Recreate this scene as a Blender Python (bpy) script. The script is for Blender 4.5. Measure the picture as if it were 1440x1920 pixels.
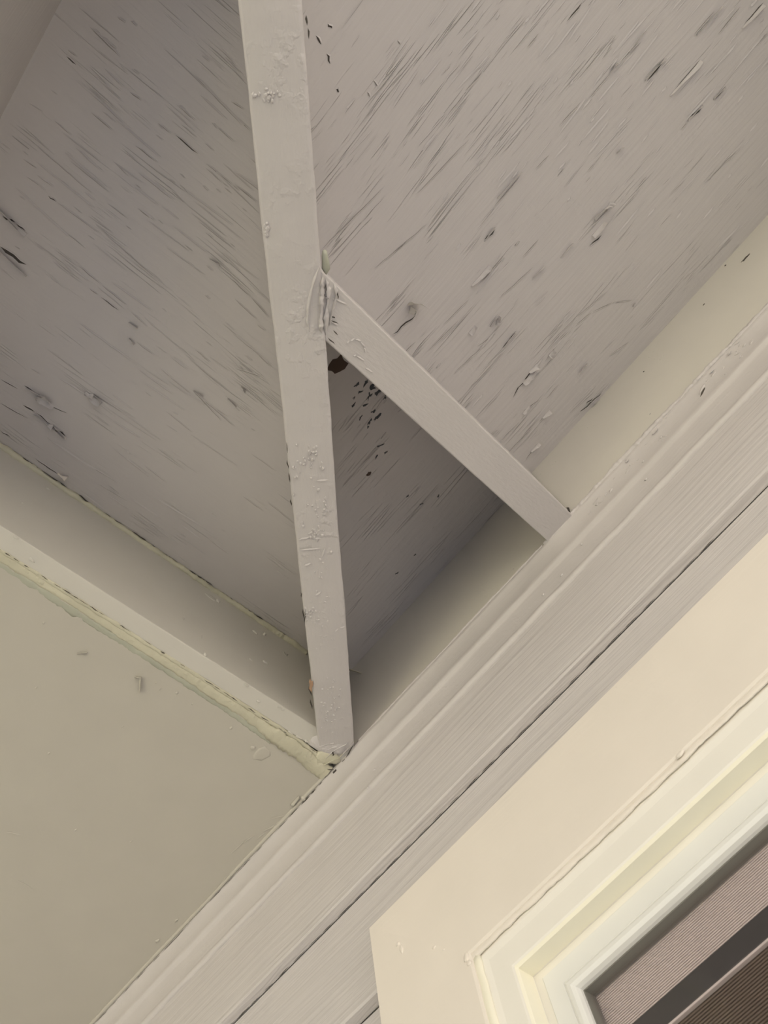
import bpy, bmesh, math, random
from mathutils import Vector, Matrix, noise
rnd = random.Random(7)
for o in list(bpy.data.objects): bpy.data.objects.remove(o)
S = bpy.context.scene
COL = S.collection

# ---------------------------------------------------------------- camera
U = 0.65                       # metres per layout unit (layout: camera at 0,0,0; flat soffit at z = 1)
CAMZ = 1.95
R = ((0.64908287, 0.75094576, -0.12153965), (-0.73742623, 0.58189426, -0.34293094), (-0.18679931, 0.31221713, 0.9314647))
cd = bpy.data.cameras.new('camera'); cam = bpy.data.objects.new('camera', cd); COL.objects.link(cam)
m3 = Matrix((R[0], tuple(-v for v in R[1]), tuple(-v for v in R[2]))).transposed()
cam.matrix_world = Matrix.Translation((0, 0, CAMZ)) @ m3.to_4x4()
cd.sensor_fit = 'VERTICAL'; cd.sensor_height = 36; cd.lens = 1500 / 1920 * 36; cd.clip_start = 0.01
cd.dof.use_dof = True; cd.dof.focus_distance = 0.62; cd.dof.aperture_fstop = 22
S.camera = cam
S.cycles.max_bounces = 12; S.cycles.diffuse_bounces = 8
# ---------------------------------------------------------------- sky, sun, exposure
w = bpy.data.worlds.new('sky'); S.world = w; w.use_nodes = True
nt = w.node_tree; nt.nodes.clear()
out = nt.nodes.new('ShaderNodeOutputWorld'); bg = nt.nodes.new('ShaderNodeBackground'); sky = nt.nodes.new('ShaderNodeTexSky')
sky.sky_type = 'NISHITA'; sky.sun_disc = False; sky.sun_elevation = math.radians(64); sky.sun_rotation = math.radians(-20)
sky.air_density = 1.0; sky.dust_density = 2.0
hz = nt.nodes.new('ShaderNodeMixRGB'); hz.inputs[0].default_value = 0.8; hz.inputs[2].default_value = (8.0, 7.7, 7.2, 1)   # thin bright overcast over the blue
nt.links.new(sky.outputs[0], hz.inputs[1]); nt.links.new(hz.outputs[0], bg.inputs[0]); nt.links.new(bg.outputs[0], out.inputs[0]); bg.inputs[1].default_value = 0.10
sd = bpy.data.lights.new('sun', 'SUN'); sd.energy = 5.5; sd.angle = math.radians(0.6); sd.color = (1.0, 0.93, 0.82)
sun = bpy.data.objects.new('sun', sd); COL.objects.link(sun)
az = math.radians(130); el = math.radians(64)            # the sun stands behind the house
sv = Vector((math.cos(az) * math.cos(el), math.sin(az) * math.cos(el), math.sin(el)))
sun.rotation_euler = sv.to_track_quat('Z', 'Y').to_euler(); sun.location = sv * 8
S.view_settings.view_transform = 'Standard'; S.view_settings.look = 'None'
S.view_settings.gamma = 1; S.view_settings.use_curve_mapping = False
S.view_settings.exposure = 1.18

# ---------------------------------------------------------------- layout
a, b, SL, ZT, T = -0.519, 0.551, 0.34, 1.208, 0.98   # beam face x, wall face y, roof slope, sheet height at walls, overhang
def W(p): return Vector((p[0] * U, p[1] * U, CAMZ + p[2] * U))
def ray(px, py):
    v = ((px - 720) / 1500, (py - 960) / 1500, 1)
    return Vector([sum(R[i][j] * v[i] for i in range(3)) for j in range(3)])
def hit(px, py, surf):
    """layout point where a line of sight meets one of the real surfaces"""
    r = ray(px, py)
    if surf == 'R': A, B, C = ZT - SL * b, 0, SL
    elif surf == 'L': A, B, C = ZT + SL * a, -SL, 0
    elif surf == 'P': A, B, C = 1.0, 0, 0
    elif surf == 'V': A, B, C = 1 - SL * (b - a) / 2, -SL / 2, SL / 2
    elif surf == 'J': A, B, C = 1 - SL * b, 0, SL
    elif surf == 'W': return r * (b / r.y)
    elif surf == 'B': return r * (a / r.x)
    return r * (A / (r.z - B * r.x - C * r.y))
NRM = {'R': Vector((0, SL, -1)).normalized(), 'L': Vector((-SL, 0, -1)).normalized(), 'P': Vector((0, 0, -1)),
       'V': Vector((-SL / 2, SL / 2, -1)).normalized(), 'J': Vector((0, SL, -1)).normalized(), 'W': Vector((0, -1, 0)), 'B': Vector((1, 0, 0))}

# ---------------------------------------------------------------- materials
def paint(name, col, ang=0.0, grain=0.3, lump=0.3, crack=0.0, rough=0.45, gs=260.0, along=9.0, vary=0.04, lift=0.0):
    m = bpy.data.materials.new(name); m.use_nodes = True
    t = m.node_tree; N = t.nodes; L = t.links
    bs = N['Principled BSDF']; bs.inputs['Roughness'].default_value = rough
    tc = N.new('ShaderNodeTexCoord')
    mp = N.new('ShaderNodeMapping'); mp.inputs['Rotation'].default_value = (0, 0, ang); L.new(tc.outputs['Object'], mp.inputs[0])
    st = N.new('ShaderNodeMapping'); st.inputs['Scale'].default_value = (along, gs, gs); L.new(mp.outputs[0], st.inputs[0])
    # slow bend of the grain
    wb = N.new('ShaderNodeTexNoise'); wb.inputs['Scale'].default_value = 5; wb.inputs['Detail'].default_value = 2; L.new(mp.outputs[0], wb.inputs['Vector'])
    sub = N.new('ShaderNodeVectorMath'); sub.operation = 'SUBTRACT'; L.new(wb.outputs['Color'], sub.inputs[0]); sub.inputs[1].default_value = (.5, .5, .5)
    mul = N.new('ShaderNodeVectorMath'); mul.operation = 'MULTIPLY'; L.new(sub.outputs[0], mul.inputs[0]); mul.inputs[1].default_value = (0, 3.0, 3.0)
    add = N.new('ShaderNodeVectorMath'); L.new(st.outputs[0], add.inputs[0]); L.new(mul.outputs[0], add.inputs[1])
    def mth(op, x, y=None, clamp=False):
        n = N.new('ShaderNodeMath'); n.operation = op; n.use_clamp = clamp
        for i, v in enumerate((x, y)):
            if v is None: continue
            if isinstance(v, (int, float)): n.inputs[i].default_value = v
            else: L.new(v, n.inputs[i])
        return n.outputs[0]
    def nz(vec, scale, det=3, rgh=.55):
        n = N.new('ShaderNodeTexNoise'); n.inputs['Scale'].default_value = scale; n.inputs['Detail'].default_value = det
        n.inputs['Roughness'].default_value = rgh; L.new(vec, n.inputs['Vector']); return n.outputs['Fac']
    g1 = nz(add.outputs[0], 1.0, 4)
    lu = nz(mp.outputs[0], 130, 3, .5); lu2 = nz(mp.outputs[0], 22, 2)
    h = mth('MULTIPLY', g1, grain)
    patch = nz(mp.outputs[0], 14, 2)
    bumps = mth('MULTIPLY', mth('SUBTRACT', lu, .52, True), mth('MULTIPLY', mth('SUBTRACT', patch, .42, True), 7))
    h = mth('ADD', h, mth('MULTIPLY', bumps, lump)); h = mth('ADD', h, mth('MULTIPLY', lu2, lump * .6))
    colr = col
    if crack:
        mk = N.new('ShaderNodeMapping'); mk.inputs['Scale'].default_value = (14, 60, 60); L.new(mp.outputs[0], mk.inputs[0])
        g2 = nz(add.outputs[0], .75, 2, .5)
        ln = mth('ABSOLUTE', mth('SUBTRACT', g2, .5))
        line = mth('SUBTRACT', 1.0, mth('MULTIPLY', ln, 45), True)              # 1 on a crack, 0 elsewhere
        mask = mth('MULTIPLY', mth('SUBTRACT', nz(mk.outputs[0], 1.0, 3), .54, True), 9, True)
        line = mth('MULTIPLY', line, mask)
        edge = mth('MULTIPLY', mth('SUBTRACT', 1.0, mth('MULTIPLY', ln, 14), True), mask)
        h = mth('ADD', h, mth('MULTIPLY', edge, .5 * crack)); h = mth('SUBTRACT', h, mth('MULTIPLY', line, 1.5 * crack))
    bu = N.new('ShaderNodeBump'); bu.inputs['Strength'].default_value = 1.0; bu.inputs['Distance'].default_value = 0.001
    L.new(h, bu.inputs['Height']); L.new(bu.outputs[0], bs.inputs['Normal'])
    mx = N.new('ShaderNodeMixRGB'); mx.inputs[1].default_value = (*[c * (1 - vary) for c in col], 1); mx.inputs[2].default_value = (*[min(1, c * (1 + vary)) for c in col], 1)
    L.new(lu2, mx.inputs[0]); src = mx.outputs[0]
    if crack:
        m2 = N.new('ShaderNodeMixRGB'); L.new(mth('MULTIPLY', line, min(1, .18 * crack)), m2.inputs[0]); L.new(src, m2.inputs[1])
        m2.inputs[2].default_value = (.10, .088, .08, 1); src = m2.outputs[0]
    L.new(src, bs.inputs['Base Color'])
    return m
TAUPE = (.575, .55, .555)
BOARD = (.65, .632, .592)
D45 = math.radians(45)
M_R = paint('painted plywood, grain along the wall', TAUPE, 0, .45, .35, .6)
M_L = paint('painted plywood, grain along the beam', TAUPE, math.radians(90), .35, .35, .4)
M_V = paint('painted valley rafter', TAUPE, D45, .35, 1.7, 0, gs=420)
M_J = paint('painted jack rafter', TAUPE, math.radians(90), .35, .25, 0, gs=420)
M_JX = paint('painted jack rafter on the beam side', TAUPE, 0, .3, .25, 0, gs=420)
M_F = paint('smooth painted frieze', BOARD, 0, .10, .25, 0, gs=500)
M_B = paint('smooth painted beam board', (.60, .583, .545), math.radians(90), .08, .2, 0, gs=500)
M_P = paint('smooth painted soffit panel', (.50, .478, .43), 0, .05, .22, 0, gs=200)
M_S = paint('combed painted siding', TAUPE, 0, 1.5, .12, 0, gs=210, along=3.5)
M_T = paint('painted moulding', TAUPE, 0, .2, .5, 0, gs=420)
M_C = paint('yellowed old caulk', (.56, .54, .43), 0, .2, 2.2, 0, vary=.2)
M_G = paint('grey green caulk', (.42, .43, .36), 0, .2, 1.6, 0, vary=.2)
M_CW = paint('cream casing paint', (.75, .70, .645), 0, .18, .2, 0, gs=200)
M_V1 = paint('off white window frame', (.80, .78, .735), 0, .05, .12, 0, rough=.35)
M_V2 = paint('white vinyl sash', (.74, .745, .735), 0, .03, .06, 0, rough=.3)
M_V3 = paint('yellowed vinyl', (.84, .815, .70), 0, .03, .1, 0, rough=.35)
def plain(name, col, rough=.6, metal=0):
    m = bpy.data.materials.new(name); m.use_nodes = True; t = m.node_tree; bs = t.nodes['Principled BSDF']
    bs.inputs['Roughness'].default_value = rough; bs.inputs['Metallic'].default_value = metal
    n = t.nodes.new('ShaderNodeTexNoise'); n.inputs['Scale'].default_value = 60
    x = t.nodes.new('ShaderNodeMixRGB'); x.inputs[1].default_value = (*[c * .9 for c in col], 1); x.inputs[2].default_value = (*[min(1, c * 1.1) for c in col], 1)
    t.links.new(n.outputs['Fac'], x.inputs[0]); t.links.new(x.outputs[0], bs.inputs['Base Color']); return m
M_DK = plain('bare weathered wood in a crack', (.07, .062, .055), .9)
M_FC = plain('shallow crack in the paint', (.30, .28, .27), .7)
M_BR = plain('bare brown wood', (.085, .055, .042), .9)
M_CH = plain('dark chip in old paint', (.075, .08, .09), .9)
M_GASK = plain('grey gasket', (.16, .155, .14), .5)
M_SH = plain('grey pleated shade cloth', (.60, .56, .55), .6)
M_SHB = plain('brown pleated shade cloth', (.13, .105, .085), .7)
M_RAIL = plain('dark shade rail', (.05, .05, .052), .4)
M_PATIO = plain('concrete patio', (.14, .17, .23), .8)
M_LAWN = plain('lawn', (.52, .49, .36), .9)
M_BOUNCE = plain('concrete driveway', (.55, .52, .47), .8)
M_BLOCK_HEDGE = plain('dark green hedge', (.04, .07, .025), .9)
M_ROOF = plain('asphalt shingle', (.12, .11, .10), .9)
M_DARK = plain('dim room wall', (.10, .095, .09), .8)
def glass():
    m = bpy.data.materials.new('window glass'); m.use_nodes = True; t = m.node_tree; t.nodes.clear()
    o = t.nodes.new('ShaderNodeOutputMaterial'); mx = t.nodes.new('ShaderNodeMixShader'); fr = t.nodes.new('ShaderNodeFresnel'); fr.inputs[0].default_value = 1.5
    tr = t.nodes.new('ShaderNodeBsdfTransparent'); tr.inputs[0].default_value = (.97, .95, .955, 1); gl = t.nodes.new('ShaderNodeBsdfGlossy'); gl.inputs['Roughness'].default_value = 0.02
    ge = t.nodes.new('ShaderNodeNewGeometry'); ma = t.nodes.new('ShaderNodeMath'); ma.operation = 'MULTIPLY_ADD'; ma.inputs[1].default_value = -.5; ma.inputs[2].default_value = 1.5
    t.links.new(ge.outputs['Backfacing'], ma.inputs[0]); t.links.new(ma.outputs[0], fr.inputs[0])      # no second reflection on leaving the thin pane
    t.links.new(fr.outputs[0], mx.inputs[0]); t.links.new(tr.outputs[0], mx.inputs[1]); t.links.new(gl.outputs[0], mx.inputs[2]); t.links.new(mx.outputs[0], o.inputs[0]); return m
M_GL = glass()

# ---------------------------------------------------------------- helpers
def thing(name, loc, label=None, cat=None, group=None, kind=None):
    o = bpy.data.objects.new(name, None); COL.objects.link(o); o.location = W(loc); o.empty_display_size = .05
    return tag(o, label, cat, group, kind)
def tag(o, label=None, cat=None, group=None, kind=None):
    for k, v in (('label', label), ('category', cat), ('group', group), ('kind', kind)):
        if v: o[k] = v
    return o
def gloc(o): return o.location + (gloc(o.parent) if o.parent else Vector((0, 0, 0)))
def obj(name, bm, mat, parent=None, origin=None, smooth=False, label=None, kind=None):
    """bm holds layout-unit vertices; the object gets its own origin on the geometry"""
    for v in bm.verts: v.co = W(v.co)
    og = W(origin) if origin else (sum((v.co for v in bm.verts), Vector()) / max(1, len(bm.verts)))
    for v in bm.verts: v.co -= og
    bmesh.ops.recalc_face_normals(bm, faces=bm.faces)
    me = bpy.data.meshes.new(name); bm.to_mesh(me); bm.free()
    for mm in (mat if isinstance(mat, (list, tuple)) else [mat]): me.materials.append(mm)
    if smooth:
        for p in me.polygons: p.use_smooth = True
    o = bpy.data.objects.new(name, me); COL.objects.link(o)
    if parent: o.parent = parent; o.location = og - gloc(parent)
    else: o.location = og
    return tag(o, label, None, None, kind)
def sweep(prof, p0, p1, n=1, wob=0, wfreq=8, closed=True, seed=0, dirs=None, bm=None, mi=0):
    """extrude a 2D profile [(u, v)] from p0 to p1; dirs = the layout vectors of u and v; ends may be slanted by callables"""
    bm = bm or bmesh.new(); u, v = (Vector(d) for d in dirs); p0 = Vector(p0); p1 = Vector(p1); rings = []
    for i in range(n + 1):
        t = i / n; c = p0.lerp(p1, t); r = []
        for k, (x, y) in enumerate(prof):
            q = c + u * x + v * y
            if wob:
                d = noise.noise_vector(Vector((q.x * wfreq + seed, q.y * wfreq, k * .35 + seed * 3)))
                d2 = noise.noise_vector(Vector((q.x * wfreq * 5 + seed, q.y * wfreq * 5, k * .9)))
                q += (u * (d.x + .4 * d2.x) + v * (d.y + .4 * d2.y)) * wob
            r.append(bm.verts.new(q))
        rings.append(r)
    m = len(prof)
    for i in range(n):
        for k in range(m if closed else m - 1):
            f = bm.faces.new((rings[i][k], rings[i][(k + 1) % m], rings[i + 1][(k + 1) % m], rings[i + 1][k])); f.material_index = mi
    if closed:
        bm.faces.new(rings[0]); bm.faces.new(rings[-1][::-1])
    return bm
def prism(bot, top, bev=0.0, segs=2):
    """solid between two equal polygons, softened edges"""
    bm = bmesh.new(); B = [bm.verts.new(p) for p in bot]; Tt = [bm.verts.new(p) for p in top]; n = len(B)
    bm.faces.new(B); bm.faces.new(Tt[::-1])
    for i in range(n): bm.faces.new((B[i], B[(i + 1) % n], Tt[(i + 1) % n], Tt[i]))
    if bev: bmesh.ops.bevel(bm, geom=list(bm.edges), offset=bev, segments=segs, affect='EDGES', profile=.5)
    return bm
def box(x0, x1, y0, y1, z0, z1, bev=0.0):
    return prism([(x0, y0, z0), (x1, y0, z0), (x1, y1, z0), (x0, y1, z0)], [(x0, y0, z1), (x1, y0, z1), (x1, y1, z1), (x0, y1, z1)], bev)
def bead(path, rad, flat=1.0, n=80, seed=0, sag=Vector((0, 0, -1)), lump=.35, side=Vector((0, 1, 0)), taper=False):
    """an uneven caulk bead along a polyline of layout points; rad may be a list"""
    bm = bmesh.new(); rings = []; path = [Vector(p) for p in path]; K = 9
    for i in range(n + 1):
        t = i / n * (len(path) - 1); j = min(int(t), len(path) - 2); f = t - j
        c = path[j].lerp(path[j + 1], f); r = rad if not isinstance(rad, (list, tuple)) else rad[j] * (1 - f) + rad[j + 1] * f
        if taper: r *= min(1, 6 * min(i / n, 1 - i / n) + .1)
        ring = []
        for k in range(K):
            an = math.pi * 2 * k / K
            d = side * math.cos(an) * flat + sag * math.sin(an)
            q0 = c + d * r; s0 = c.x * .7 + c.y; 
            nzv = noise.noise(Vector((s0 * 14 + seed, math.cos(an), math.sin(an) + seed))) * lump * 1.3 + noise.noise(q0 * 75 + Vector((seed, 0, 0))) * lump + noise.noise(q0 * 210 + Vector((seed, 0, 0))) * lump * .7
            ring.append(bm.verts.new(q0 + d * r * nzv))
        rings.append(ring)
    for i in range(n):
        for k in range(K): bm.faces.new((rings[i][k], rings[i][(k + 1) % K], rings[i + 1][(k + 1) % K], rings[i + 1][k]))
    bm.faces.new(rings[0]); bm.faces.new(rings[-1][::-1])
    return bm
def crack_bm(bm, p0, p1, n, wid, mi=0, seed=0, off=.0003, ridge=0.0, jag=.35):
    """a jagged sliver of bare wood from p0 to p1 on the surface with outward normal n, with a raised paint lip beside it"""
    p0 = Vector(p0); p1 = Vector(p1); d = (p1 - p0); ln = d.length; d.normalize(); s = n.cross(d).normalized(); K = max(3, min(14, int(ln / .008)))
    aa = []; bb = []; cc = []
    for i in range(K + 1):
        t = i / K; w_ = wid * (math.sin(math.pi * min(1, max(0, t))) ** .6) * (1 + jag * noise.noise(Vector((i * 1.3 + seed, seed, 0))))
        c = p0 + d * ln * t + s * wid * 1.2 * noise.noise(Vector((i * .6 + seed, 4, seed))) + n * off
        aa.append(bm.verts.new(c - s * w_ * .5)); bb.append(bm.verts.new(c + s * w_ * .5))
    for i in range(K):
        f = bm.faces.new((aa[i], aa[i + 1], bb[i + 1], bb[i])); f.material_index = mi
    if ridge:
        r0 = []; r1 = []; r2 = []
        for i in range(K + 1):
            t = i / K; q = bb[i].co; h_ = ridge * (math.sin(math.pi * t) ** .5) * (1 + .5 * noise.noise(Vector((i + seed, 9, seed))))
            r0.append(bm.verts.new(q - s * wid * .05)); r1.append(bm.verts.new(q + s * ridge * .25 + n * h_)); r2.append(bm.verts.new(q + s * ridge * 2.2))
        for i in range(K):
            for x, y in ((r0, r1), (r1, r2)):
                f = bm.faces.new((x[i], x[i + 1], y[i + 1], y[i])); f.material_index = 1
def flake_bm(c, n, g, ln, wd, lift, curl=.5, seed=0, side=1, tilt=0.0):
    """a paint flake held along one long edge (or one end) and curling away from the surface"""
    bm = bmesh.new(); s = n.cross(g).normalized() * side; A, B = 7, 4; top = []; bot = []; th = n * .0011
    for i in range(A + 1):
        t = i / A; ra = []; rb = []
        for j in range(B + 1):
            q = j / B
            tt = t if int(seed * 10) % 2 else 1 - t
            wv = wd * (.10 + .95 * tt ** .8) * (1 if tt < .9 else .75) * (1 + .45 * noise.noise(Vector((i * 1.7 + seed, 3, seed))))
            up = lift * (q ** (1 + curl)) * (.5 + t * tilt + .25 * noise.noise(Vector((i * .7 + seed, j * .5, 1))))
            p = c + g * ln * (t - .5) + s * wv * (q * (1 - .35 * curl * q)) + n * (up + .0002)
            ra.append(bm.verts.new(p)); rb.append(bm.verts.new(p + th))
        top.append(ra); bot.append(rb)
    for i in range(A):
        for j in range(B):
            bm.faces.new((top[i][j], top[i + 1][j], top[i + 1][j + 1], top[i][j + 1])); bm.faces.new((bot[i][j], bot[i][j + 1], bot[i + 1][j + 1], bot[i + 1][j]))
        bm.faces.new((top[i][0], bot[i][0], bot[i + 1][0], top[i + 1][0])); bm.faces.new((top[i][B], top[i + 1][B], bot[i + 1][B], bot[i][B]))
    for i in (0, A):
        for j in range(B): bm.faces.new((top[i][j], top[i][j + 1], bot[i][j + 1], bot[i][j]))
    return bm
def blob_bm(c, n, rx, ry, h, g, seed=0, rag=.3, dish=0.0):
    """a low paint lump, drip or patch with an irregular outline"""
    bm = bmesh.new(); s = n.cross(g).normalized(); K = 12; rings = []
    for q, hh in ((1.0, -.1), (.93, .55), (.7, .9 - dish), (.35, 1 - dish * 1.3)):
        r = []
        for k in range(K):
            an = 2 * math.pi * k / K; f = 1 + rag * noise.noise(Vector((math.cos(an) * 1.3 + seed, math.sin(an) * 1.3, seed)))
            r.append(bm.verts.new(c + g * math.cos(an) * rx * q * f + s * math.sin(an) * ry * q * f + n * h * hh))
        rings.append(r)
    for i in range(3):
        for k in range(K): bm.faces.new((rings[i][k], rings[i][(k + 1) % K], rings[i + 1][(k + 1) % K], rings[i + 1][k]))
    bm.faces.new(rings[-1]); return bm

# ---------------------------------------------------------------- ground, far shell
obj('floor', box(-7, 3.4, -3.0, b + .2, -3.06, -3.0), M_PATIO, kind='structure')
obj('lawn', box(-30, 3.4, -9, 3, -3.10, -3.03), M_LAWN, kind='structure')
obj('bounce_driveway', box(3.4, 60, -60, 60, -3.10, -3.02), M_BOUNCE, kind='structure')  # unseen pale ground, added to bounce sunlight in along the wall
blocker_hedge = bmesh.new()  # unseen row of bushes, added to block light from the far side
for i in range(64):
    for j in range(4):
        x0 = -26 + i * .42; z0 = -3 + j * .42
        q = Vector((x0, -8.5 + .25 * noise.noise(Vector((i * .7, j * .7, 0))) , z0 + .2))
        bmesh.ops.create_icosphere(blocker_hedge, subdivisions=1, radius=.36, matrix=Matrix.Translation(q))
obj('blocker_hedge', blocker_hedge, M_BLOCK_HEDGE, kind='structure')
# ---------------------------------------------------------------- roof
XE, YE = 1.45, -2.2
def zr(x, y): return ZT - SL * min(x - a, b - y)
th = .03
rt = bmesh.new()
def slab(pts, zf, t0, t1):
    return prism([(x, y, zf(x, y) + t0) for x, y in pts], [(x, y, zf(x, y) + t1) for x, y in pts])
RP = [(a, b), (XE, b), (XE, b - T), (a + T, b - T)]
LP = [(a, b), (a + T, b - T), (a + T, YE), (a, YE)]
ceiling = thing('ceiling', (a, b, ZT), kind='structure')
sheetR = obj('plywood_sheet', slab(RP, lambda x, y: ZT - SL * (b - y), 0, th), M_R, ceiling, label='soffit plywood with grain running along the house wall')
sheetL = obj('plywood_sheet', slab(LP, lambda x, y: ZT - SL * (x - a), 0, th), M_L, ceiling, label='soffit plywood with grain running along the beam')
roof = thing('roof', (a, b, ZT + .1), kind='structure')
obj('roof_slab', slab([(a - .05, b + .05), (XE, b + .05), (XE, b - T - .06), (a + T, b - T - .06)], lambda x, y: ZT - SL * (b - y), th + .01, th + .09), M_ROOF, roof)
obj('roof_slab', slab([(a - .05, b + .05), (a + T + .06, b - T), (a + T + .06, YE), (a - .05, YE)], lambda x, y: ZT - SL * (x - a), th + .01, th + .09), M_ROOF, roof)
obj('roof_slab', slab([(-4, YE), (a, YE), (a, b + .1), (-4, b + .1)], lambda x, y: ZT + .12, th, th + .08), M_ROOF, roof)
# fascia boards along the eaves
fz = ZT - SL * T
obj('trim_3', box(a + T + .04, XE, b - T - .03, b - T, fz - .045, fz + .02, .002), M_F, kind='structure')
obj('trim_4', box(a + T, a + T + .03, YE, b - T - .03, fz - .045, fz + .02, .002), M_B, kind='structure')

# ---------------------------------------------------------------- house wall
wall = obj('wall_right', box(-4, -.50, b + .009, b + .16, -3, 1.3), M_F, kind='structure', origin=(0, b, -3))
obj('added_wing_wall', box(-2.3, -2.15, YE, b, -3, .999), M_F, kind='structure')  # unseen wing wall, added to darken the soffit and the left ceiling
# openings: sheathing around the window
WX0, WX1, WZ0, WZ1 = -.37, .75, -1.1, .51
for (x0, x1, z0, z1) in ((-.50, XE, .53, 1.3), (-.50, XE, -3, WZ0 - .02), (.80, XE, WZ0 - .02, .53)):
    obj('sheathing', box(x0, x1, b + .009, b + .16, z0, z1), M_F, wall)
EXPO = .1515
def siding_mesh(x0, x1):
    p = [(.0035, 0), (-.0095, -.1405), (-.0105, -.1450), (-.0095, -.1486), (.0035, -.1498), (.0085, -.12), (.0085, 0)]
    return sweep(p, (x0, b, 0), (x1, b, 0), 1, dirs=((0, 1, 0), (0, 0, 1)))
def boards(x0, x1, ztop, n, first):
    o0 = None
    for i in range(n):
        z = ztop - i * EXPO
        if o0 is None:
            bm = siding_mesh(x0, x1)
            for v in bm.verts: v.co.z += z
            o0 = obj('siding_board', bm, M_S, wall)
            base = o0.location.z
        else:
            c = o0.copy(); COL.objects.link(c); c.location = o0.location + Vector((0, 0, -i * EXPO * U))
boards(-4, XE, .9005, 2, True)
CZ, CX0, CX1 = .656, -.506, .86
boards(-4, CX0 + .006, .9005 - 2 * EXPO, 24, False)
boards(CX1 - .006, XE, .9005 - 2 * EXPO, 24, False)
# frieze board above the moulding, between wall and soffit sheets
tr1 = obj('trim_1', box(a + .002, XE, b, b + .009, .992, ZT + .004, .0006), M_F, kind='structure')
# moulding running the whole wall
mp = [(.009, 1.012), (.0005, 1.010), (-.0050, 1.0055), (-.0072, .9990), (-.0062, .9945), (-.0030, .9915), (-.0030, .9600), (-.0040, .9555), (-.0032, .9515), (.0006, .9485),
      (.0014, .9450), (.0016, .9120), (.0004, .9070), (-.0016, .9040), (-.0016, .8990), (.0025, .8965), (.009, .8965)]
tr2 = obj('trim_2', sweep(mp, (-4, b, 0), (XE, b, 0), 420, wob=.0011, wfreq=26, dirs=((0, 1, 0), (0, 0, 1))), M_T, kind='structure', smooth=True)

# ---------------------------------------------------------------- beam board, flat soffit panel
bb = thing('beam_board', (a, b, 1.0), 'taupe painted beam board standing on edge left of the valley rafter', 'board')
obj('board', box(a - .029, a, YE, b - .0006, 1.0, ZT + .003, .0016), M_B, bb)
obj('caulk_bead', bead([(a + .001, -1.2, ZT - .003), (a + .001, -.2, ZT - .004), (a + .001, .2, ZT - .003), (a + .002, b - .085, ZT - .004)], .0052, n=420, seed=2, side=Vector((1, 0, 0)), lump=.4), M_C, bb, smooth=True, label='yellowish caulk bead under the plywood')
pn = thing('soffit_panel', (-.57, b, 1.0), 'large flat smooth taupe soffit panel at lower left below the beam board', 'panel')
obj('panel', box(-4, -.560, YE, b - .0045, 1.0, 1.03, .0022), M_P, pn)
obj('panel_lip', sweep([(-.004, .004), (-.0045, -.0012), (-.001, -.0035), (.002, -.0015), (.002, .004)], (-4, b - .008, 1.0), (-.579, b - .008, 1.0), 260, wob=.0012, wfreq=14, seed=4, dirs=((0, 1, 0), (0, 0, 1))), M_P, pn, smooth=True)
obj('caulk_bead', bead([(-.556, -1.4, 1.001), (-.556, -.3, 1.001), (-.556, .1, 1.001), (-.559, .30, 1.0005), (-.562, .40, 1.0), (-.566, .47, .9995), (-.573, b - .01, .999)], [.0066, .0066, .0072, .0080, .0095, .0125, .0150], flat=1.0, n=1200, seed=11, side=Vector((1, 0, 0)), lump=.27, sag=Vector((0, 0, -.30))), M_C, pn, smooth=True, label='wide lumpy yellowed caulk line')
obj('caulk_bead', bead([(-.5485, -1.4, 1.001), (-.5485, 0, 1.001), (-.5495, .3, 1.001), (-.551, .47, 1.0), (-.556, b - .03, .9995)], .0032, n=900, seed=17, side=Vector((1, 0, 0)), lump=.30, sag=Vector((0, 0, -.8))), M_C, pn, smooth=True, label='narrow raised caulk ridge beside the beam board')
obj('caulk_smear', bead([(-.5655, -1.4, 1.001), (-.566, 0, 1.001), (-.569, .30, 1.0008), (-.576, .44, 1.0005)], [.0035, .0045, .005, .004], flat=1.2, n=500, seed=31, side=Vector((1, 0, 0)), lump=.35, sag=Vector((0, 0, -.35))), M_G, pn, smooth=True, label='thin green grey caulk smear')

# ---------------------------------------------------------------- valley rafter
def vpt(t, off, z=None):
    m = .0162
    return Vector((a + t * (1 + m) + off * .7071, b - t * (1 - m) + off * .7071, (1 - SL * t) if z is None else z))
val = thing('valley_rafter', (a, b, 1.0), 'thick taupe painted valley rafter running from the top of the picture to the corner', 'rafter')
bm = bmesh.new(); NS = 90; rings = []
for i in range(NS + 1):
    t = -.004 + (T - .01) * i / NS; r = []
    z = 1 - SL * t; zt = ZT + .012 - SL * t
    prof = [(-.0500, zt), (-.0518, z + .05), (-.0521, z + .005), (-.0510, z + .0014), (-.0486, z), (-.026, z - .0004), (-.0028, z), (-.0002, z + .0012), (.0008, z + .004), (.0008, z + .05), (.0006, zt)]
    for k, (o, zz) in enumerate(prof):
        wv = noise.noise_vector(Vector((t * 9, k * .4, 3))) * .0011 + noise.noise_vector(Vector((t * 60, k * .9, 8))) * .0007
        q = vpt(t, o + wv.x); q.z = zz + wv.z * .8
        r.append(bm.verts.new(q))
    rings.append(r)
for i in range(NS):
    for k in range(len(prof)): bm.faces.new((rings[i][k], rings[i][(k + 1) % len(prof)], rings[i + 1][(k + 1) % len(prof)], rings[i + 1][k]))
bm.faces.new(rings[0]); bm.faces.new(rings[-1][::-1])
obj('rafter_beam', bm, M_V, val, smooth=True)

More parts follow.
